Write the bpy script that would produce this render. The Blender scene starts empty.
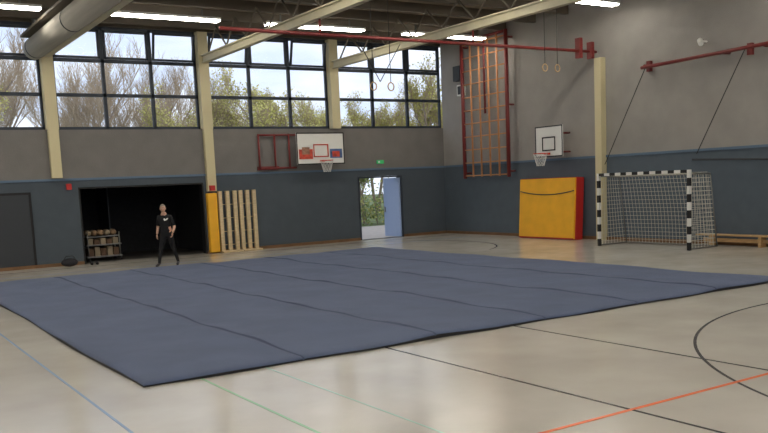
import bpy, bmesh, math, random
from mathutils import Vector, Matrix
random.seed(7)
S=bpy.context.scene
try:
    S.view_settings.view_transform='Standard'
    S.view_settings.look='None'
except Exception as e: print(e)

def lin(c):
    return tuple((x/255/12.92 if x/255<=0.04045 else ((x/255+0.055)/1.055)**2.4) for x in c)+(1,)
MATS={}
def mat(name,rgb,rough=0.6,metal=0.0,noise=0.0,nscale=8.0,bump=0.0,bscale=60.0,emit=0.0,coat=0.0,sheen=0.0,spec=0.5,stretch=None):
    if name in MATS: return MATS[name]
    m=bpy.data.materials.new(name); m.use_nodes=True
    nt=m.node_tree; b=nt.nodes['Principled BSDF']
    c=lin(rgb)
    b.inputs['Base Color'].default_value=c
    b.inputs['Roughness'].default_value=rough
    b.inputs['Metallic'].default_value=metal
    b.inputs['Specular IOR Level'].default_value=spec
    b.inputs['Coat Weight'].default_value=coat
    b.inputs['Sheen Weight'].default_value=sheen
    if emit:
        b.inputs['Emission Color'].default_value=c; b.inputs['Emission Strength'].default_value=emit
    tc=nt.nodes.new('ShaderNodeTexCoord')
    src=tc.outputs['Object']
    if stretch:
        mp=nt.nodes.new('ShaderNodeMapping'); mp.inputs['Scale'].default_value=stretch
        nt.links.new(src,mp.inputs['Vector']); src=mp.outputs['Vector']
    if noise:
        n=nt.nodes.new('ShaderNodeTexNoise'); n.inputs['Scale'].default_value=nscale; n.inputs['Detail'].default_value=5
        nt.links.new(src,n.inputs['Vector'])
        r=nt.nodes.new('ShaderNodeValToRGB')
        r.color_ramp.elements[0].position=0.3; r.color_ramp.elements[1].position=0.7
        r.color_ramp.elements[0].color=tuple(x*(1-noise) for x in c[:3])+(1,)
        r.color_ramp.elements[1].color=tuple(min(1,x*(1+noise)) for x in c[:3])+(1,)
        nt.links.new(n.outputs['Fac'],r.inputs['Fac']); nt.links.new(r.outputs['Color'],b.inputs['Base Color'])
    if bump:
        n2=nt.nodes.new('ShaderNodeTexNoise'); n2.inputs['Scale'].default_value=bscale; n2.inputs['Detail'].default_value=3
        nt.links.new(src,n2.inputs['Vector'])
        bp=nt.nodes.new('ShaderNodeBump'); bp.inputs['Strength'].default_value=bump; bp.inputs['Distance'].default_value=0.02
        nt.links.new(n2.outputs['Fac'],bp.inputs['Height']); nt.links.new(bp.outputs['Normal'],b.inputs['Normal'])
    MATS[name]=m; return m

class MB:
    def __init__(s,name):
        s.name=name; s.bm=bmesh.new(); s.mats=[]
    def mi(s,m):
        if m not in s.mats: s.mats.append(m)
        return s.mats.index(m)
    def box(s,x0,x1,y0,y1,z0,z1,m,M=None):
        i=s.mi(m)
        vs=[Vector((x,y,z)) for z in (z0,z1) for y in (y0,y1) for x in (x0,x1)]
        if M is not None: vs=[M@v for v in vs]
        v=[s.bm.verts.new(p) for p in vs]
        for q in ((0,2,3,1),(4,5,7,6),(0,1,5,4),(2,6,7,3),(0,4,6,2),(1,3,7,5)):
            f=s.bm.faces.new([v[k] for k in q]); f.material_index=i
    def cyl(s,a,b,r,m,n=8,r2=None,cap=True):
        i=s.mi(m); a=Vector(a); b=Vector(b); d=b-a
        if d.length<1e-6: return
        if r2 is None: r2=r
        q=d.to_track_quat('Z','Y')
        A=[];B=[]
        for k in range(n):
            t=2*math.pi*k/n; u=q@Vector((math.cos(t),math.sin(t),0))
            A.append(s.bm.verts.new(a+u*r)); B.append(s.bm.verts.new(b+u*r2))
        for k in range(n):
            f=s.bm.faces.new((A[k],A[(k+1)%n],B[(k+1)%n],B[k])); f.material_index=i; f.smooth=n>5
        if cap:
            s.bm.faces.new(A[::-1]).material_index=i; s.bm.faces.new(B).material_index=i
    def poly(s,pts,m,closed=False,r=0.01,n=6):
        for k in range(len(pts)-(0 if closed else 1)):
            s.cyl(pts[k],pts[(k+1)%len(pts)],r,m,n)
    def face(s,pts,m):
        f=s.bm.faces.new([s.bm.verts.new(Vector(p)) for p in pts]); f.material_index=s.mi(m)
    def sph(s,c,r,m,sc=(1,1,1),sub=2):
        i=s.mi(m); g=bmesh.ops.create_icosphere(s.bm,subdivisions=sub,radius=r)
        for v in g['verts']:
            v.co=Vector((v.co.x*sc[0],v.co.y*sc[1],v.co.z*sc[2]))+Vector(c)
            for f in v.link_faces: f.material_index=i; f.smooth=True
        return g['verts']
    def add_mesh(s,me,fn,M=None):
        tmp=bmesh.new(); tmp.from_mesh(me)
        mp={}
        for v in tmp.verts:
            mp[v.index]=s.bm.verts.new(M@v.co if M else v.co)
        for f in tmp.faces:
            try:
                nf=s.bm.faces.new([mp[v.index] for v in f.verts]); nf.material_index=s.mi(fn(f.calc_center_median())); nf.smooth=True
            except ValueError: pass
        tmp.free()
    def done(s,bevel=0,loc=None,rotz=0):
        me=bpy.data.meshes.new(s.name); s.bm.normal_update(); s.bm.to_mesh(me); s.bm.free()
        for m in s.mats: me.materials.append(m)
        o=bpy.data.objects.new(s.name,me); S.collection.objects.link(o)
        if bevel:
            b=o.modifiers.new('bevel','BEVEL'); b.width=bevel; b.segments=2; b.limit_method='ANGLE'
        if loc: o.location=loc
        o.rotation_euler[2]=rotz
        return o

XR=20.4; YB=27.1; XL=-22.0; YF=-3.0; ZC=7.45
COLX=[5.8+4.87*k for k in range(-5,3)]   # ...5.8,10.67,15.54
# ---------------- materials
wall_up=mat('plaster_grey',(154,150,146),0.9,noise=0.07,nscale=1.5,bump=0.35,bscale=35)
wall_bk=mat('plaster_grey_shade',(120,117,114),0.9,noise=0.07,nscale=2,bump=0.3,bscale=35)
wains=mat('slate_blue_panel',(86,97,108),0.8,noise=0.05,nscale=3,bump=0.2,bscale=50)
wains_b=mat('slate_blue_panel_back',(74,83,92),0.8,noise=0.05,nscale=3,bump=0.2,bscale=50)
trimblue=mat('trim_blue_paint',(92,114,138),0.6)
wood=mat('light_wood',(196,160,112),0.5,noise=0.18,nscale=6,stretch=(1,1,8))
basewood=mat('baseboard_wood',(120,88,58),0.6,noise=0.15,nscale=5)
cream=mat('cream_steel',(208,197,158),0.5)
creamb=mat('cream_beam_paint',(204,196,168),0.6,noise=0.05,nscale=3)
ceil_m=mat('ceiling_wood_slats',(150,134,114),0.8,noise=0.2,nscale=3,stretch=(0.2,6,1))
purl=mat('dark_purlin',(100,92,80),0.8)
frame=mat('window_frame_dark',(44,52,64),0.5)
maroon=mat('maroon_steel',(122,42,40),0.45)
black=mat('black_rubber',(22,22,24),0.6)
white=mat('white_paint',(232,232,228),0.4)
steel=mat('galvanised_steel',(130,130,128),0.4,metal=0.8)
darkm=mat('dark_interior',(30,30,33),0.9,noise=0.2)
dark2=mat('dark_grey_door',(52,56,62),0.6)

# floor material
def floor_mat():
    m=bpy.data.materials.new('sports_floor_linoleum'); m.use_nodes=True
    nt=m.node_tree; b=nt.nodes['Principled BSDF']
    tc=nt.nodes.new('ShaderNodeTexCoord')
    n=nt.nodes.new('ShaderNodeTexNoise'); n.inputs['Scale'].default_value=0.7; n.inputs['Detail'].default_value=8
    nt.links.new(tc.outputs['Object'],n.inputs['Vector'])
    r=nt.nodes.new('ShaderNodeValToRGB'); r.color_ramp.elements[0].position=.3; r.color_ramp.elements[1].position=.7
    r.color_ramp.elements[0].color=lin((186,180,170)); r.color_ramp.elements[1].color=lin((204,199,190))
    nt.links.new(n.outputs['Fac'],r.inputs['Fac']); nt.links.new(r.outputs['Color'],b.inputs['Base Color'])
    n2=nt.nodes.new('ShaderNodeTexNoise'); n2.inputs['Scale'].default_value=2.5; n2.inputs['Detail'].default_value=6
    nt.links.new(tc.outputs['Object'],n2.inputs['Vector'])
    mr=nt.nodes.new('ShaderNodeMapRange'); mr.inputs['To Min'].default_value=.12; mr.inputs['To Max'].default_value=.26
    nt.links.new(n2.outputs['Fac'],mr.inputs['Value']); nt.links.new(mr.outputs['Result'],b.inputs['Roughness'])
    return m
fl=MB('floor'); fm=floor_mat()
fl.box(XL,XR,YF,YB+0.3,-0.12,0,fm)
fl.done()
# court lines (thin paint films)
def paint(n,c): return mat('line_paint_'+n,c,0.25)
CL=MB('court_lines')
def lines(name,segs,m,w=0.05,lz=0.0025):
    b=CL
    for (x0,y0,x1,y1) in segs:
        if abs(x1-x0)<1e-3: b.box(x0-w/2,x0+w/2,min(y0,y1),max(y0,y1),0.0003,lz,m)
        else: b.box(min(x0,x1),max(x0,x1),y0-w/2,y0+w/2,0.0003,lz,m)
def arc(b,cx,cy,r,a0,a1,m,w=0.045,n=72,z=0.0022):
    for k in range(n):
        t0=math.radians(a0+(a1-a0)*k/n); t1=math.radians(a0+(a1-a0)*(k+1)/n)
        p=[(cx+(r-w/2)*math.cos(t0),cy+(r-w/2)*math.sin(t0),z),(cx+(r+w/2)*math.cos(t0),cy+(r+w/2)*math.sin(t0),z),
           (cx+(r+w/2)*math.cos(t1),cy+(r+w/2)*math.sin(t1),z),(cx+(r-w/2)*math.cos(t1),cy+(r-w/2)*math.sin(t1),z)]
        b.face(p,m)
blk=paint('black',(64,64,68))
lines('o',[(3.6,5.05,20,5.05)],paint('orange',(238,124,80)),0.045,.0035)
lines('b',[(5.78,-2,5.78,9.05),(7.95,-2,7.95,9.05),(0.9,26.0,20,26.0)],blk,0.036)
arc(CL,12.0,2.2,5.5,20,190,blk,.038); arc(CL,14.3,22.6,3.7,-60,80,blk)
lines('g',[(3.3,-2,3.3,9.05)],paint('green',(156,196,160)),0.032)
lines('c',[(4.1,-2,4.1,9.05)],paint('cyan',(172,204,190)),0.022)
lines('u',[(2.03,-2,2.03,24.5),(0.9,24.5,19.5,24.5)],paint('blue',(142,164,192)),0.028,.003)
CL.done()

# ---------------- walls
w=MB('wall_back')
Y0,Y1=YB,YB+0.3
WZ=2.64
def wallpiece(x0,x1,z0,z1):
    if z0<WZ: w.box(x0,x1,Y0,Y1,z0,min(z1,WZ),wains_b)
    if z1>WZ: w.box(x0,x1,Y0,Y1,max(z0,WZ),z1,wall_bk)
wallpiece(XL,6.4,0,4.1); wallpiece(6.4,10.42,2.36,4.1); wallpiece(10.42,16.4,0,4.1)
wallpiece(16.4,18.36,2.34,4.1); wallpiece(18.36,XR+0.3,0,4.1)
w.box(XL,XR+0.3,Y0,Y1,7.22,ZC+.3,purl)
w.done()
w=MB('wall_right')
w.box(XR,XR+0.3,YF,YB,0,WZ-0.0,wains); w.box(XR,XR+0.3,YF,YB,WZ,ZC+.3,wall_up); w.done()
w=MB('wall_left'); w.box(XL-.3,XL,YF,YB+.3,0,WZ,wains); w.box(XL-.3,XL,YF,YB+.3,WZ,ZC+.3,wall_up); w.done()
w=MB('wall_front'); w.box(XL,XR+.3,YF-.3,YF,0,4.1,wall_up); w.box(XL,XR+.3,YF-.3,YF,7.2,ZC+.3,purl)
for x in COLX: w.box(x-.2,x+.2,YF-.3,YF,4.1,7.2,cream)
w.done()
t=MB('trim_1'); t.box(XL,XR-.03,Y0-.03,Y0-.002,WZ-.07,WZ,trimblue); t.done()
t=MB('trim_2'); t.box(XR-.03,XR-.002,YF,YB-.03,WZ-.07,WZ,trimblue); t.done()
t=MB('baseboard_back')
for a,c in ((XL,6.4),(10.42,16.4),(18.36,XR-.04)): t.box(a,c,Y0-.035,Y0-.002,0.001,0.1,basewood)
t.done()
t=MB('baseboard_right'); t.box(XR-.035,XR-.002,YF,YB-.04,0.001,0.1,basewood); t.done()

# columns
for k,x in enumerate(COLX):
    zb=2.66 if k!=6 else 2.06
    if k==7: zb=4.1
    c=MB('column_%d'%(k+1))
    c.box(x-.17,x+.17,YB-.16,YB+.28,max(zb,4.1),7.2,cream)
    if zb<4.1: c.box(x-.15,x+.15,YB-.16,YB-.003,zb,4.1,cream)
    c.done()
# windows
glass=bpy.data.materials.new('window_glass'); glass.use_nodes=True
nt=glass.node_tree; nt.nodes.clear()
o_=nt.nodes.new('ShaderNodeOutputMaterial'); mx=nt.nodes.new('ShaderNodeMixShader'); tr=nt.nodes.new('ShaderNodeBsdfTransparent'); gl=nt.nodes.new('ShaderNodeBsdfGlossy')
gl.inputs['Roughness'].default_value=0.3; mx.inputs['Fac'].default_value=0.03
nt.links.new(tr.outputs[0],mx.inputs[1]); nt.links.new(gl.outputs[0],mx.inputs[2]); nt.links.new(mx.outputs[0],o_.inputs[0])
wn=0
edges=COLX+[XR+.17]
for k in range(len(edges)-1):
    x0=edges[k]+.175; x1=min(edges[k+1]-.175,XR); wn+=1
    m=MB('window_%d'%wn)
    y0,y1=YB+.10,YB+.2
    zz=[4.1,5.15,6.19,7.22]; cols=[x0+(x1-x0)*i/3 for i in range(4)]
    for i,z in enumerate(zz):
        zb,zt=(z,z+.09) if i==0 else ((z-.09,z) if i==3 else (z-.05,z+.05))
        m.box(x0,x1,y0,y1,zb,zt,frame)
    for i,x in enumerate(cols):
        xa,xb=(x,x+.07) if i==0 else ((x-.07,x) if i==3 else (x-.05,x+.05))
        m.box(xa,xb,y0,y1,4.1,7.22,frame)
    m.box(x0,x1,YB+.15,YB+.155,4.12,6.19,glass)
    for i in range(3):
        a,bx=cols[i]+.06,cols[i+1]-.06
        openit=(wn==6 and i==2) or (wn==7 and i in(0,2)) or (wn==5 and i==1)
        ang=math.radians(-14 if openit else 0)
        M=Matrix.Translation((0,YB+.12,6.25))@Matrix.Rotation(-ang if openit else 0,4,'X')
        hh=.87
        m.box(a,bx,-.03,.03,0,.07,frame,M); m.box(a,bx,-.03,.03,hh-.07,hh,frame,M)
        m.box(a,a+.07,-.03,.03,0,hh,frame,M); m.box(bx-.07,bx,-.03,.03,0,hh,frame,M)
        m.box(a+.05,bx-.05,-.003,.003,.05,hh-.05,glass,M)
    m.done()
# front windows (behind camera)
m=MB('window_%d'%(wn+1))
for k in range(len(COLX)-1):
    x0=COLX[k]+.21; x1=COLX[k+1]-.21
    for i in range(4):
        x=x0+(x1-x0)*i/3; m.box(x-.04,x+.04,YF-.2,YF-.1,4.12,7.18,frame)
m.box(XL,XR,YF-.19,YF-.11,5.6,5.7,frame); m.done()

# ---------------- ceiling
c=MB('ceiling'); c.box(XL-.3,XR+.3,YF-.3,YB+.3,ZC,ZC+.15,ceil_m); c.done()
k=0; y=26.3
while y>YF+1:
    p=MB('purlin' if k==0 else 'purlin.%03d'%k); p.box(XL+.02,XR-.02,y-.07,y+.07,ZC-.28,ZC-.002,purl); p.done(); y-=1.5; k+=1
for k,x in enumerate(COLX):
    g=MB('roof_girder' if k==0 else 'roof_girder.%03d'%k)
    g.box(x-.09,x+.09,YF+.1,YB-.17,6.2,6.24,creamb); g.box(x-.09,x+.09,YF+.1,YB-.17,6.42,6.46,creamb); g.box(x-.03,x+.03,YF+.1,YB-.17,6.24,6.42,creamb)
    y=YB-.6; f=0
    while y>YF+1.5:
        g.cyl((x,y,6.46),(x,y-0.75,7.16),.03,purl,6); g.cyl((x,y-0.75,7.16),(x,y-1.5,6.46),.03,purl,6); y-=1.5
    g.done()
# rolled dividing curtain
rc=mat('divider_curtain_fabric',(176,170,158),0.8,noise=0.1,nscale=2,stretch=(5,0.2,5))
g=MB('rolled_divider_curtain'); cxx=5.42; czz=6.38
g.cyl((cxx,YF+.6,czz),(cxx,YB-.35,czz),.3,rc,24)
g.cyl((cxx,YF+.5,czz),(cxx,YB-.2,czz),.06,steel,10)
g.box(cxx-.34,cxx+.26,YF+.6,YB-.35,czz+.31,czz+.38,purl)
for yy in (26.4,22,17,12,7,2):
    g.box(cxx-.05,cxx+.05,yy-.05,yy+.05,czz+.38,7.17,steel); g.cyl((cxx,yy-.04,czz),(cxx,yy+.04,czz),.305,dark2,24)
g.done()
# fluorescent lamps
tube=mat('fluorescent_tube',(255,249,236),0.5,emit=24.0)
n=0
for y in (23.7,17.7,11.7,5.7,0.2):
    for k in range(len(edges)-1):
        xc=(edges[k]+edges[k+1])/2
        if xc>XR: continue
        L=MB('ceiling_lamp' if n==0 else 'ceiling_lamp.%03d'%n); n+=1
        L.box(xc-1.7,xc+1.7,y-.16,y+.16,6.93,6.99,white)
        for s in (-1,1): L.box(xc-1.68,xc+1.68,y+s*.09-.04,y+s*.09+.04,6.885,6.93,tube)
        for s in (-1.2,1.2): L.box(xc+s-.02,xc+s+.02,y-.02,y+.02,6.99,7.45,steel)
        L.done()

# ---------------- gymnastics floor mat
matblue=mat('mat_blue_carpet',(88,99,126),0.95,noise=0.1,nscale=1.3,bump=0.35,bscale=200,sheen=0.1,spec=0.12)
matseam=mat('mat_seam_blue',(70,80,104),0.95)
g=MB('gymnastics_floor_mat')
X0,X1,YA,YZ=2.63,14.52,9.08,23.05
strip=(X1-X0)/6
i_b=g.mi(matblue); i_k=g.mi(black); i_s=g.mi(matseam)
xsamp=[]
for k in range(6):
    for t in (0,.006,.014,.03,.06,.1,.16,.24,.35,.5,.65,.76,.84,.9,.94,.97,.986,.994): xsamp.append(X0+strip*(k+t))
xsamp.append(X1)
ys=[YA,YA+.02,YA+.06]+[YA+.06+(YZ-YA-.12)*i/110 for i in range(1,110)]+[YZ-.06,YZ-.02,YZ]
def hz(x,y):
    u=(x-X0)/strip; k=round(u); fr=abs(u-k)*strip; sd=1 if u>k else -1
    e=min(x-X0,X1-x,y-YA,YZ-y)
    z=.06+.008*math.sin(x*1.9+y*.8)+.008*math.sin(y*2.3-x)+.005*math.sin(x*4.1+y*1.3)
    amp=.03+.010*math.sin(y*1.7+k*2.1)+.010*math.sin(y*4.3+k)
    if fr<.4 and 0<k<6: z+= amp*(1-fr/.4)**1.2*(1 if sd>0 else .5)*min(1,e/.6+.2)
    if fr<.014 and 0<k<6: z-=.02*(1-fr/.014)
    if e<.06: z-=.03*(1-e/.06)**2
    return z
def dxy(x,y):
    fy=max(0,1-(y-YA)/1.2); fb=max(0,1-(YZ-y)/1.2); fx=max(0,1-(x-X0)/1.2)
    return (.025*fx*math.sin(y*.9), .045*fy*math.sin((x-X0)*math.pi/strip*1.0)**2*-1 + .04*fb*math.sin((x-X0)*math.pi/strip)**2)
V=[]
for x in xsamp:
    row=[]
    for y in ys:
        a,b_=dxy(x,y); row.append(g.bm.verts.new((x+a,y+b_,hz(x,y))))
    V.append(row)
for a in range(len(xsamp)-1):
    u=((xsamp[a]+xsamp[a+1])/2-X0)/strip; seam=abs(u-round(u))<.006 and 0<round(u)<6
    for b_ in range(len(ys)-1):
        f=g.bm.faces.new((V[a][b_],V[a+1][b_],V[a+1][b_+1],V[a][b_+1])); f.material_index=i_s if seam else i_b; f.smooth=True
ring=[V[a][0] for a in range(len(xsamp))]+[V[-1][b_] for b_ in range(1,len(ys))]+[V[a][-1] for a in range(len(xsamp)-2,-1,-1)]+[V[0][b_] for b_ in range(len(ys)-2,0,-1)]
low=[g.bm.verts.new((v.co.x,v.co.y,.0036)) for v in ring]
for a in range(len(ring)):
    f=g.bm.faces.new((low[a],low[(a+1)%len(ring)],ring[(a+1)%len(ring)],ring[a])); f.material_index=i_k
g.done()

# ---------------- handball goal
GX=18.55; GA,GB=14.25,17.33
g=MB('handball_goal')
def striped(a,b_,n,h=.04):
    a=Vector(a); b_=Vector(b_)
    for i in range(n):
        p=a.lerp(b_,i/n); q=a.lerp(b_,(i+1)/n)
        lo=Vector(map(min,zip(p,q))); hi=Vector(map(max,zip(p,q))); ax=(b_-a)
        e=[h if abs(ax[j])<1e-6 else 0 for j in range(3)]
        g.box(lo.x-e[0],hi.x+e[0],lo.y-e[1],hi.y+e[1],lo.z-e[2],hi.z+e[2], black if i%2==0 else white)
striped((GX,GA,0.002),(GX,GA,2.08),10); striped((GX,GB,0.002),(GX,GB,2.08),10); striped((GX,GA+.04,2.04),(GX,GB-.04,2.04),15)
net=mat('net_cord',(205,202,190),0.8)
for y in (GA,GB):
    g.cyl((GX,y,2.0),(GX+.85,y,1.95),.018,steel); g.cyl((GX+.85,y,1.95),(GX+1.15,y,.02),.018,steel); g.cyl((GX,y,.03),(GX+1.15,y,.03),.018,steel)
g.cyl((GX+1.15,GA,.03),(GX+1.15,GB,.03),.018,steel); g.cyl((GX+.85,GA,1.95),(GX+.85,GB,1.95),.012,steel)
NR=.0055
def bk(y,z):  # back net surface
    t=z/1.95; sag=.12*math.sin(math.pi*t)*math.sin(math.pi*(y-GA)/(GB-GA))
    return (GX+1.15-.3*t+sag*.6,y,.02+z)
ny=26; nz=17
for i in range(ny+1):
    y=GA+(GB-GA)*i/ny
    pts=[bk(y,1.95*j/nz) for j in range(nz+1)]
    for j in range(nz): g.cyl(pts[j],pts[j+1],NR,net,3,cap=False)
    g.cyl((GX,y,2.02),(GX+.85,y,1.96),NR,net,3,cap=False)
for j in range(nz+1):
    for i in range(ny): g.cyl(bk(GA+(GB-GA)*i/ny,1.95*j/nz),bk(GA+(GB-GA)*(i+1)/ny,1.95*j/nz),NR,net,3,cap=False)
for y in (GA,GB):
    for j in range(nz+1):
        z=1.95*j/nz; g.cyl((GX,y,z+.02),(GX+1.15-.3*j/nz,y,z+.02),NR,net,3,cap=False)
    for i in range(1,9):
        x=i/9; g.cyl((GX+1.15*x,y,.03),(GX+.85*x,y,1.96),NR,net,3,cap=False)
for i in range(1,7): g.cyl((GX+.85*i/7,GA,2.0),(GX+.85*i/7,GB,2.0),NR,net,3,cap=False)
g.done()

# ---------------- crash mat
yel=mat('yellow_vinyl',(244,182,44),0.45,noise=0.06,nscale=3)
redv=mat('red_vinyl',(190,44,40),0.5)
g=MB('crash_mat')
M=Matrix.Translation((19.82,0,.01))@Matrix.Rotation(math.radians(3.5),4,'Y')
g.box(0,.06,19.62,22.2,0.02,1.98,yel,M); g.box(.06,.38,19.6,22.22,0,2.0,redv,M)
g.box(-.004,0,19.62,22.2,.02,.05,redv,M); 
for i in range(12):
    def pz(s): return 1.45+.12*(2*s-1)**2
    s0=i/12;s1=(i+1)/12
    g.cyl(M@Vector((-.012,19.65+2.5*s0,pz(s0))),M@Vector((-.012,19.65+2.5*s1,pz(s1))),.018,dark2,5)
g.done(bevel=.015)

# ---------------- bench
for nme,(a,c) in (('gym_bench',(11.3,15.15)),('gym_bench.001',(7.2,11.1))):
    g=MB(nme)
    g.box(20.0,20.28,a,c,.27,.31,wood); g.box(20.12,20.17,a+.2,c-.15,.1,.2,wood)
    for y in (a+.4,(a+c)/2,c-.45): g.box(20.02,20.26,y-.04,y+.04,0.002,.27,wood)
    g.done(bevel=.006)

# ---------------- climbing frame right wall
g=MB('climbing_frame')
cx=XR-.3
for y in (25.42,22.95): g.cyl((cx,y,2.1),(cx,y,7.15),.07,maroon,8)
g.cyl((cx,24.15,4.4),(cx,24.15,7.15),.04,maroon,8)
for y in (25.42,22.95):
    for z in (2.3,4.6,6.9): g.cyl((cx,y,z),(XR-.003,y,z),.035,maroon,8)
g.cyl((cx,22.95,7.1),(cx,25.42,7.1),.05,maroon)
woodd=mat('frame_wood',(204,142,92),0.55,noise=.1,nscale=4)
for i in range(1,5):
    y=22.95+2.47*i/5
    g.cyl((cx,y,2.15),(cx,y,7.05),.036,woodd,6)
for i in range(11): 
    z=2.2+i*.475; g.cyl((cx,22.95,z),(cx,25.42,z),.024,woodd,6)
g.done()

# basketball boards
def hoop(name,boardc,w,h,side,redpanel):
    g=MB(name)
    if side=='back': M=Matrix.Translation(boardc)
    else: M=Matrix.Translation(boardc)@Matrix.Rotation(math.radians(-90),4,'Z')
    gap=0.45 if side=='back' else 0.6
    g.box(-w/2,w/2,0,.03,-h/2,h/2,white,M)
    f=.025
    for (a,b_,c_,d) in ((-w/2,w/2,-h/2,-h/2+f*1.5),(-w/2,w/2,h/2-f*1.5,h/2),(-w/2,-w/2+f*1.5,-h/2,h/2),(w/2-f*1.5,w/2,-h/2,h/2)):
        g.box(a,b_,-.006,0,c_,d,black if redpanel else dark2,M)
    if redpanel:
        rd=mat('board_graphic_red',(196,72,52),0.5,noise=.5,nscale=5); bl=mat('board_graphic_blue',(70,100,150),0.5,noise=.4,nscale=6); br_=mat('board_graphic_brown',(150,110,90),0.5,noise=.5,nscale=7)
        g.box(-w/2+.08,-.33,-.009,-.001,-.36,-.02,rd,M); g.box(-w/2+.2,-.45,-.012,-.009,-.2,.05,br_,M)
        g.box(.36,w/2-.1,-.009,-.001,-.34,-.02,bl,M); g.box(.45,w/2-.2,-.012,-.009,-.3,-.1,rd,M)
    for (a,b_,c_,d) in ((-.3,.3,-.3,-.26),(-.3,.3,.11,.15),(-.3,-.26,-.3,.15),(.26,.3,-.3,.15)):
        g.box(a,b_,-.013,-.001,c_,d,black if not redpanel else rd,M)
    R_=.225; rc_=Vector((0,-.38,-h/2+.12)); org=mat('rim_orange',(214,70,30),.4)
    N=20
    pts=[M@(rc_+Vector((R_*math.cos(2*math.pi*i/N),R_*math.sin(2*math.pi*i/N),0))) for i in range(N)]
    g.poly(pts,org,True,.014)
    g.box(-.06,.06,-.16,0,rc_.z-.04,rc_.z+.02,org,M)
    nn=10
    for i in range(nn):
        for s in (1,-1):
            prev=None
            for j in range(5):
                t=2*math.pi*(i+s*j*.5)/nn; rr=R_*(1-.12*j) ; p=M@(rc_+Vector((rr*math.cos(t),rr*math.sin(t),-.1*j)))
                if prev is not None: g.cyl(prev,p,.006,white,3,cap=False)
                prev=p
    for sx in (-.35,.35):
        g.cyl(M@Vector((sx,.03,.25)),M@Vector((sx,gap,.25)),.03,maroon); g.cyl(M@Vector((sx,.03,-.35)),M@Vector((sx,gap,-.35)),.03,maroon)
    for sx in (-.35,.35): g.cyl(M@Vector((sx,.06,-.5)),M@Vector((sx,.06,.5)),.03,maroon)
    return g
g=hoop('basketball_hoop',(14.66,YB-.47,3.38),1.9,1.1,'back',True)
for x in (12.45,13.05,13.6): g.cyl((x,YB-.12,2.72),(x,YB-.12,3.92),.035,maroon)
for z in (2.75,3.88): g.cyl((12.45,YB-.12,z),(13.85,YB-.12,z),.035,maroon)
g.box(12.4,13.2,YB-.08,YB-.003,2.7,2.82,maroon)
g.done()
g=hoop('basketball_hoop',(XR-.63,20.6,3.18),1.25,1.0,'right',False); g.done()

# post on right wall
g=MB('wall_post'); g.box(XR-.22,XR-.003,18.72,18.98,.002,5.6,cream); g.done()
# red swing-out arm and guy wires
g=MB('swing_out_arm')
g.cyl((XR-.28,17.1,5.06),(XR-.28,9.6,5.2),.05,maroon); 
for y in (17.0,14.4,13.2,10): g.cyl((XR-.28,y,5.1),(XR-.003,y,5.1),.045,maroon); 
for y in (17.0,13.75): g.box(XR-.1,XR-.003,y-.07,y+.07,4.95,5.25,maroon)
g.cyl((XR-.28,16.95,5.06),(XR-.1,18.7,2.35),.012,black,5); g.cyl((XR-.28,13.75,5.1),(XR-.1,15.35,2.5),.012,black,5)
g.cyl((XR-.2,15.4,2.35),(XR-.2,9,2.1),.03,dark2,6); g.cyl((XR-.2,15.4,2.35),(XR-.003,15.4,2.35),.03,dark2,6); g.cyl((XR-.2,10,2.14),(XR-.003,10,2.14),.03,dark2,6)
g.done()
g=MB('wall_spotlight'); g.cyl((XR-.003,15.1,5.5),(XR-.35,15.1,5.5),.025,white); g.cyl((XR-.3,15.1,5.52),(XR-.45,14.95,5.4),.07,white,12); g.done()
g=MB('wall_clock_box'); g.box(XR-.15,XR-.003,25.6,25.95,5.2,5.6,white); g.box(XR-.16,XR-.15,25.65,25.9,5.25,5.55,dark2)
g.box(XR-.2,XR-.003,25.7,26.1,5.75,6.3,dark2); g.done()

# gantry rail with rings
g=MB('ring_gantry_rail')
g.cyl((8.0,19.1,5.82),(XR-.003,19.1,5.82),.045,maroon)
g.box(19.6,19.72,19.0,19.2,5.6,6.2,maroon); g.box(20.1,20.22,19.0,19.2,5.6,6.1,maroon)
for x in (10.67,15.54): g.cyl((x,19.1,5.82),(x,19.1,6.2),.03,maroon)
g.done()
def rings(name,xa,y,zr,ztop,gap=.5,along='x'):
    g=MB(name)
    for s in (0,gap):
        x=xa+s
        g.cyl((x,y,zr+.23),(x,y,ztop),.01,black,5)
        pts=[(x+.095*math.cos(2*math.pi*i/14),y,zr+.12+.105*math.sin(2*math.pi*i/14)) for i in range(14)]
        g.poly(pts,wood,True,.016)
    g.done()
rings('gymnastic_rings',18.05,18.9,5.12,7.17)
rings('gymnastic_rings',12.3,19.3,4.5,7.17,.55)
g=MB('trapeze_cable')
g.cyl((11.9,19.3,5.75),(12.55,19.35,4.75),.012,black,5); g.cyl((13.2,19.3,5.75),(12.55,19.35,4.75),.012,black,5); g.cyl((11.9,19.3,5.75),(11.9,19.3,6.0),.012,black,5); g.done()

g=MB('exit_sign'); ex=mat('exit_green',(60,170,100),.4,emit=.3); g.box(17.25,17.55,YB-.05,YB-.003,2.8,2.93,ex); g.box(17.3,17.36,YB-.055,YB-.05,2.83,2.9,white); g.done()
g=MB('fire_alarm_box'); g.box(6.05,6.2,YB-.08,YB-.003,2.3,2.48,redv); g.done()
g=MB('light_switch_panel'); g.box(10.56,10.72,YB-.28,YB-.16,2.08,2.25,redv); g.done()
g=MB('column_pad'); g.box(10.46,10.8,YB-.2,YB-.01,.03,2.0,yel); g.done(bevel=.03)

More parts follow.
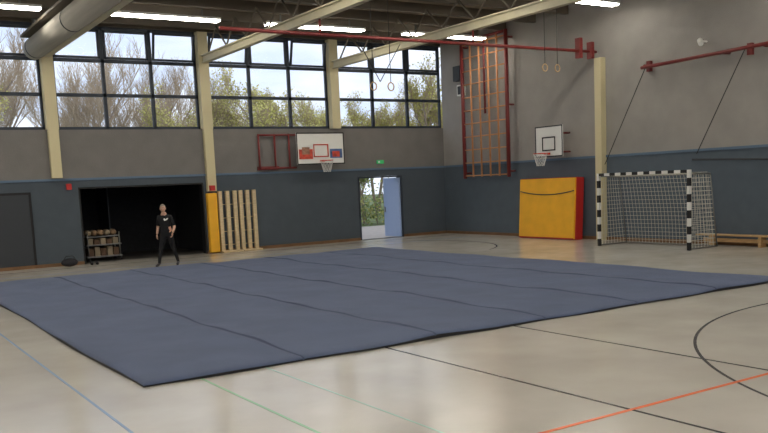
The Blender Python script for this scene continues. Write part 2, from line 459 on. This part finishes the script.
# wooden wall rack
pw=mat('pale_wood',(212,190,152),0.5,noise=0.12,nscale=5,stretch=(1,1,6))
g=MB('wooden_wall_bars')
for (a,b_) in ((10.86,11.52),(11.6,12.22)):
    for x in (a,(a+b_)/2-.065,b_-.13):
        g.box(x,x+.13,YB-.16,YB-.06,0.02,2.05,pw)
    z=.25
    while z<2.0: g.cyl((a+.05,YB-.11,z),(b_-.05,YB-.11,z),.012,pw,6); z+=.45
    g.box(a-.03,b_+.03,YB-.4,YB-.06,.002,.06,pw)
g.done(bevel=.005)

# doors
g=MB('door_1')
g.box(2.9,4.95,YB-.03,YB-.003,.1,2.2,dark2); g.box(4.95,5.02,YB-.045,YB-.003,.1,2.27,black); g.box(2.83,4.95,YB-.045,YB-.003,2.2,2.27,black); g.box(3.93,3.95,YB-.035,YB-.003,.1,2.2,black); g.done()
dw=mat('door_leaf_blue',(150,170,206),.5); 
g=MB('door_2')
for (a,b_) in ((16.405,16.46),(18.3,18.355)): g.box(a,b_,YB-.02,YB+.3,0.002,2.335,frame)
g.box(16.46,18.3,YB-.02,YB+.3,2.28,2.335,frame)
ML=Matrix.Translation((18.26,YB+.02,0))@Matrix.Rotation(math.radians(97),4,'Z')
g.box(0,.95,-.025,.025,.02,2.26,dw,ML)
g.box(.85,.9,.026,.06,.95,1.15,steel,ML)
g.box(16.46,18.3,YB-.005,YB+.3,0.0005,.02,steel)
g.done()
g=MB('door_3')
g.box(6.405,6.45,YB-.01,YB+.29,.002,2.355,black); g.box(10.37,10.415,YB-.01,YB+.29,.002,2.355,black); g.box(6.45,10.37,YB-.01,YB+.29,2.31,2.355,black)
g.done()
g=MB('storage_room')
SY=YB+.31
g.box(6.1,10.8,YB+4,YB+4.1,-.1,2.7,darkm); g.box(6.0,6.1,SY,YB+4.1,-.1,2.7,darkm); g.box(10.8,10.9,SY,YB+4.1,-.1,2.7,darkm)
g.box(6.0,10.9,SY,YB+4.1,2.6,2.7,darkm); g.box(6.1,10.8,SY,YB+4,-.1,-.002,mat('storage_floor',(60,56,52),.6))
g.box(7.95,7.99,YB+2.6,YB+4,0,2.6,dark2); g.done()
crt=mat('crate_cream',(140,126,104),.7); crb=mat('cardboard_brown',(96,72,54),.8)
g=MB('equipment_cart')
for (x,y) in ((6.75,27.9),(7.75,27.9),(6.75,28.5),(7.75,28.5)): g.cyl((x,y,.1),(x,y,.9),.02,steel); g.sph((x,y,.05),.05,black,sub=1)
g.box(6.7,7.8,27.85,28.55,.12,.16,steel); g.box(6.7,7.8,27.85,28.55,.5,.53,steel)
for i in range(5): 
    g.box(6.76+i*.2,6.92+i*.2,27.95,28.4,.16,.4+.05*(i%2),crt if i%2 else crb)
    g.box(6.76+i*.2,6.92+i*.2,27.95,28.4,.53,.72-.04*(i%2),crb if i%2 else crt)
g.box(6.72,7.78,27.95,28.45,.76,.79,steel); g.done()
ballm=mat('ball_leather',(140,112,84),.6)
g=MB('ball_pile')
for i in range(10): g.sph((6.82+(i%5)*.2,28.1+.2*(i//5),.893),.1,ballm if i%3 else crt,sub=2)
g.done()
g=MB('sports_bag'); bg=mat('bag_fabric',(40,40,46),.8)
g.sph((5.85,26.6,.13),.15,bg,(1.7,.8,.85)); g.poly([(5.68,26.55,.22),(5.75,26.55,.32),(5.95,26.55,.32),(6.02,26.55,.22)],black,r=.012); g.done()
g=MB('shoe_pair')
for s in (0,.16): g.sph((6.45+s,26.4,.05),.05,black,(.9,2.2,.9)); g.sph((6.45+s,26.46,.09),.045,bg,(.9,1.0,1))
g.done()

# ---------------- PERSON
def skin(vs,es,rs,root=0,sub=2):
    me=bpy.data.meshes.new('tmp'); me.from_pydata([Vector(v) for v in vs],es,[]); o=bpy.data.objects.new('tmp',me); S.collection.objects.link(o)
    md=o.modifiers.new('s','SKIN'); md.use_smooth_shade=True
    for i,r in enumerate(rs):
        sv=me.skin_vertices[0].data[i]; sv.radius=r if isinstance(r,tuple) else (r,r); sv.use_root=(i==root)
    sd=o.modifiers.new('d','SUBSURF'); sd.levels=sub; sd.render_levels=sub
    dg=bpy.context.evaluated_depsgraph_get(); dg.update()
    em=bpy.data.meshes.new_from_object(o.evaluated_get(dg))
    bpy.data.objects.remove(o); return em
sk=mat('skin',(212,168,144),.55); shirt=mat('black_tshirt',(24,24,27),.85); trs=mat('black_trousers',(20,20,24),.85)
hairm=mat('light_grey_hair',(150,140,130),.8); brow=mat('eyebrow_hair',(90,80,70),.8); shoe=mat('sport_shoe',(60,60,64),.6); sole=mat('shoe_sole',(200,200,196),.6)
g=MB('person')
J=dict(pel=((0,0,.94),(.125,.16)),sp=((-.01,0,1.08),(.115,.15)),ch=((-.02,-.02,1.27),(.125,.18)),ub=((-.025,-.03,1.39),(.1,.15)),nb=((-.03,-.03,1.47),(.062,.065)),nk=((-.035,-.045,1.55),(.052,.052)),
 sl=((-.19,-.02,1.41),.062),el=((-.28,.1,1.16),.045),wl=((-.29,.0,.92),.03),
 sr=((.14,-.02,1.41),.062),er=((.25,-.01,1.14),.045),wr=((.25,-.2,.95),.03),
 hl=((-.1,0,.88),.1),kl=((-.14,-.16,.5),.066),cl=((-.17,-.2,.33),.058),al=((-.19,-.24,.1),.042),tl=((-.21,-.43,.045),.04),
 hr=((.1,0,.88),.1),kr=((.14,.06,.5),.066),cr=((.17,.15,.33),.058),ar=((.19,.24,.1),.042),tr=((.22,.06,.045),.04))
E=[('pel','sp'),('sp','ch'),('ch','ub'),('ub','nb'),('nb','nk'),('ub','sl'),('sl','el'),('el','wl'),('ub','sr'),('sr','er'),('er','wr'),
 ('pel','hl'),('hl','kl'),('kl','cl'),('cl','al'),('al','tl'),('pel','hr'),('hr','kr'),('kr','cr'),('cr','ar'),('ar','tr')]
K=list(J); idx={k:i for i,k in enumerate(K)}
em=skin([J[k][0] for k in K],[(idx[a],idx[b_]) for a,b_ in E],[J[k][1] for k in K])
def segd(p,a,b_):
    a=Vector(a);b_=Vector(b_);d=b_-a;t=max(0,min(1,(p-a).dot(d)/d.length_squared)); return (p-a-d*t).length,t
def cls(p):
    best=min(((segd(p,J[a][0],J[b_][0])[0],a,b_,segd(p,J[a][0],J[b_][0])[1]) for a,b_ in E),key=lambda q:q[0])
    _,a,b_,t=best
    if (a,b_)==('nb','nk') or ((a,b_)==('ub','nb') and t>.75): return sk
    if (a,b_) in (('el','wl'),('er','wr')): return sk
    if (a,b_) in (('al','tl'),('ar','tr')): return sole if p.z<.022 else shoe
    if p.z<.98 and a in('pel','hl','kl','cl','hr','kr','cr'): return trs
    if (a,b_) in(('kl','cl'),('kr','cr')): return trs
    if p.y<-.06 and abs(p.x-.05)<.05 and abs(p.z-1.33)<.03: return white
    return shirt
g.add_mesh(em,cls)
def hand(wr,dirv,side,palmn):
    d=Vector(dirv).normalized(); n_=Vector(palmn).normalized(); sdir=d.cross(n_).normalized()
    w_=Vector(wr)
    pm=skin([w_,w_+d*.04,w_+d*.085],[(0,1),(1,2)],[(.026,.02),(.02,.038),(.016,.038)] ,0,2)
    g.add_mesh(pm,lambda p:sk)
    for i,(off,L) in enumerate(((-.03,.07),(-.01,.08),(.01,.075),(.029,.06))):
        b0=w_+d*.07+sdir*off; 
        p1=b0+d*L*.45; p2=p1+(d*.8+n_*.5).normalized()*L*.35; p3=p2+(d*.45+n_*.8).normalized()*L*.3
        g.add_mesh(skin([b0,p1,p2,p3],[(0,1),(1,2),(2,3)],[.0095,.009,.0085,.007],0,1),lambda p:sk)
    b0=w_+d*.025+sdir*(-.025); p1=b0-sdir*.03+d*.02; p2=p1+d*.03-sdir*.008+n_*.006
    g.add_mesh(skin([b0,p1,p2],[(0,1),(1,2)],[.013,.01,.008],0,1),lambda p:sk)
hand(J['wl'][0],(.02,-.25,-.95),-1,(.8,.1,-.1)); hand(J['wr'][0],(-.05,-.55,-.8),1,(-.8,-.2,.1))
hc=Vector((-.04,-.06,1.645))
HM=Matrix.Translation(hc)@Matrix.Rotation(math.radians(6),4,'X')@Matrix.Rotation(math.radians(8),4,'Z')
hb=bmesh.new(); bmesh.ops.create_uvsphere(hb,u_segments=28,v_segments=22,radius=1)
for v in hb.verts:
    x,y,z=v.co
    wz=1.0 if z>-.1 else 1-.38*((-z-.1)/.9)**1.3
    X=x*.076*wz; Y=y*.096*(1.0 if y>0 else .95)*(1 if z>-.1 else 1-.15*(-z-.1)); Z=z*.118
    if y<-.5:
        nx=math.exp(-(x/.16)**2)*math.exp(-((z+.12)/.2)**2); Y-=.024*nx
        for ex_ in (-.4,.4): Y+=.010*math.exp(-((x-ex_)/.17)**2-((z-.06)/.12)**2)
        Y-=.006*math.exp(-(x/.35)**2-((z-.25)/.1)**2)
        Y-=.005*math.exp(-(x/.28)**2-((z+.48)/.08)**2)
        Y-=.008*math.exp(-(x/.3)**2-((z+.82)/.15)**2)
    v.co=(X,Y,Z)
hm=bpy.data.meshes.new('h'); hb.to_mesh(hm); hb.free()
lip=mat('lips',(160,96,88),.5)
g.add_mesh(hm,lambda p: lip if (p.y<-.085 and abs(p.x)<.022 and -.062<p.z<-.05) else sk, HM)
hb=bmesh.new(); bmesh.ops.create_uvsphere(hb,u_segments=28,v_segments=20,radius=1)
for v in hb.verts: v.co=(v.co.x*.080,v.co.y*.101+.004,v.co.z*.121+.003)
bmesh.ops.delete(hb,geom=[f for f in hb.faces if (lambda c:(c.y<-.02 and c.z<.078) or (c.z<-.03) or (c.y<0.02 and c.z<.012))(f.calc_center_median())],context='FACES')
hm=bpy.data.meshes.new('h2'); hb.to_mesh(hm); hb.free(); g.add_mesh(hm,lambda p:hairm,HM)
for s in (-1,1):
    p=HM@Vector((s*.03,-.083,.008)); g.sph(p,.011,white,sub=2); g.sph(p+Vector((0,-.008,0)),.0055,black,sub=1)
    p=HM@Vector((s*.078,.008,-.005)); g.sph(p,.028,sk,(.35,.7,1.1),2)
    a=HM@Vector((s*.045,-.09,.03)); b_=HM@Vector((s*.015,-.096,.033)); g.cyl(a,b_,.004,brow,5)
g.done(loc=(7.9,23.62,0.0),rotz=math.radians(-40))

# ---------------- outside
grass=mat('grass_ground',(96,110,60),.9,noise=.3,nscale=1.2); pave=mat('paving',(168,158,150),.8,noise=.12,nscale=4)
g=MB('ground_outside'); g.box(-60,90,YB+.3,140,-.6,-.1,grass); g.box(-60,5.9,YB+.3,38,-.1,-.03,pave); g.box(11,90,YB+.3,36,-.1,-.03,pave); g.done()
bark=mat('tree_bark',(150,134,118),.9); leafy=mat('young_leaves_yellow',(206,200,116),.8,noise=.2,nscale=2); leafg=mat('young_leaves_green',(130,146,80),.8,noise=.25,nscale=2); twig=mat('twigs',(180,160,134),.9)
def tree(name,h,leafm,nl,rnd,lsz=.09,dense=0):
    g=MB(name); rn=random.Random(rnd)
    def br(p,d,L,r,lev):
        q=p; dd=d.copy(); ns=3
        for i in range(ns):
            dd=(dd+Vector((rn.uniform(-.15,.15),rn.uniform(-.15,.15),rn.uniform(-.02,.18)))).normalized()
            q2=q+dd*L/ns; g.cyl(q,q2,r*(1-.25*i/ns),bark if lev<2 else twig,5 if lev<2 else 3,r*(1-.25*(i+1)/ns),cap=False); q=q2
            if lev<4 and (i>0 or lev>0):
                for _ in range(2 if lev<3 else 3+dense):
                    a=rn.uniform(0,6.28); t=Vector((math.cos(a),math.sin(a),rn.uniform(.4,1.3))).normalized()
                    br(q,(dd*.6+t*.8).normalized(),L*rn.uniform(.5,.68),max(r*.48,.009),lev+1)
            if lev>=3 and nl and rn.random()<nl:
                for _ in range(2):
                    c_=q+Vector([rn.uniform(-.2,.2) for _ in range(3)]); u=Vector([rn.uniform(-1,1) for _ in range(3)]).normalized()*lsz; v=u.orthogonal().normalized()*lsz
                    g.face([c_-u-v,c_+u-v,c_+u+v,c_-u+v],leafm)
    br(Vector((0,0,0)),Vector((0,0,1)),h*.42,.13,0)
    return g.done()
base=[tree('bare_tree',11.2,leafy,.0,1,dense=1),tree('budding_tree',9.6,leafy,.35,2,.04,dense=1),tree('green_tree',8.5,leafg,.45,3,.07)]
print('treeverts',[len(b_.data.vertices) for b_ in base])
place=[]
rn=random.Random(5)
for i in range(46):
    x=-2+i*1.25+rn.uniform(-.6,.6); y=rn.uniform(44,57); kind=(0 if rn.random()<.8 else 1) if x<19 else (1 if rn.random()<.8 else 0)
    place.append((kind,x,y,rn.uniform(.85,1.12)))
place+= [(2,22.2,37.5,.6),(2,24.5,40,.62),(2,20.5,41,.65)]
used={0:0,1:0,2:0}
for kind,x,y,s in place:
    if used[kind]==0: o=base[kind]
    else:
        o=bpy.data.objects.new(base[kind].name.split('.')[0],base[kind].data); S.collection.objects.link(o)
    used[kind]+=1
    o.location=(x,y,-.12); o.scale=(s,s,s); o.rotation_euler[2]=rn.uniform(0,6)
g=MB('hedge'); hd=mat('hedge_leaves',(112,128,70),.85,noise=.3,nscale=3); hy=mat('hedge_leaves_yellow',(164,162,92),.85,noise=.3,nscale=3)
for i in range(9000):
    x=rn.uniform(14,40); y=rn.uniform(37.5,39.5); z=abs(rn.gauss(0,.9))+rn.uniform(-.1,.5)
    c_=Vector((x,y,z)); u=Vector([rn.uniform(-1,1) for _ in range(3)]).normalized()*.09; v=u.orthogonal().normalized()*.06
    g.face([c_-u,c_-v,c_+u,c_+v],hd if rn.random()<.6 else hy)
for i in range(40):
    x=14+i*.65; g.cyl((x,38.5,-.12),(x+rn.uniform(-.3,.3),38.5,1.6),.03,bark,5)
g.done()

# ---------------- world
W=bpy.data.worlds.new('sky'); S.world=W; W.use_nodes=True; nt=W.node_tree
bgn=nt.nodes['Background']; tc=nt.nodes.new('ShaderNodeTexCoord'); 
n=nt.nodes.new('ShaderNodeTexNoise'); n.inputs['Scale'].default_value=3; n.inputs['Detail'].default_value=6
mp=nt.nodes.new('ShaderNodeMapping'); mp.inputs['Scale'].default_value=(1,1,3.5)
nt.links.new(tc.outputs['Generated'],mp.inputs['Vector']); nt.links.new(mp.outputs['Vector'],n.inputs['Vector'])
r=nt.nodes.new('ShaderNodeValToRGB'); r.color_ramp.elements[0].position=.4; r.color_ramp.elements[1].position=.6
r.color_ramp.elements[0].color=lin((152,164,184)); r.color_ramp.elements[1].color=lin((186,190,196))
nt.links.new(n.outputs['Fac'],r.inputs['Fac']); nt.links.new(r.outputs['Color'],bgn.inputs['Color']); bgn.inputs['Strength'].default_value=2.6
def portal(x,z,w_,h_,y,rx):
    L=bpy.data.lights.new('window_portal','AREA'); L.shape='RECTANGLE'; L.size=w_; L.size_y=h_
    L.cycles.is_portal=True
    o=bpy.data.objects.new('window_portal',L); S.collection.objects.link(o); o.location=(x,y,z); o.rotation_euler=(rx,0,0)
for k in range(4,8):
    xa=edges[k]+.18; xb=min(edges[k+1]-.18,XR); portal((xa+xb)/2,5.66,xb-xa,3.0,YB+.35,math.radians(-90))
portal((XL+edges[4])/2,5.66,edges[4]-XL,3.0,YB+.35,math.radians(-90))
portal(17.38,1.17,1.9,2.3,YB+.35,math.radians(-90))
portal((XL+XR)/2,5.66,XR-XL,3.0,YF-.35,math.radians(90))

# ---------------- camera
R=Matrix(((0.83861,0.10357,-0.5348),(-0.54295,0.07951,-0.83599),(-0.04406,0.99144,0.12291)))
cam=bpy.data.cameras.new('camera'); co=bpy.data.objects.new('camera',cam); S.collection.objects.link(co)
co.matrix_world=Matrix.Translation((0,0,2.1))@R.to_4x4()
cam.sensor_fit='HORIZONTAL'; cam.sensor_width=36; cam.lens=852/768*36; cam.shift_y=(288-216.5)/768; cam.clip_start=.05; cam.clip_end=400
S.camera=co
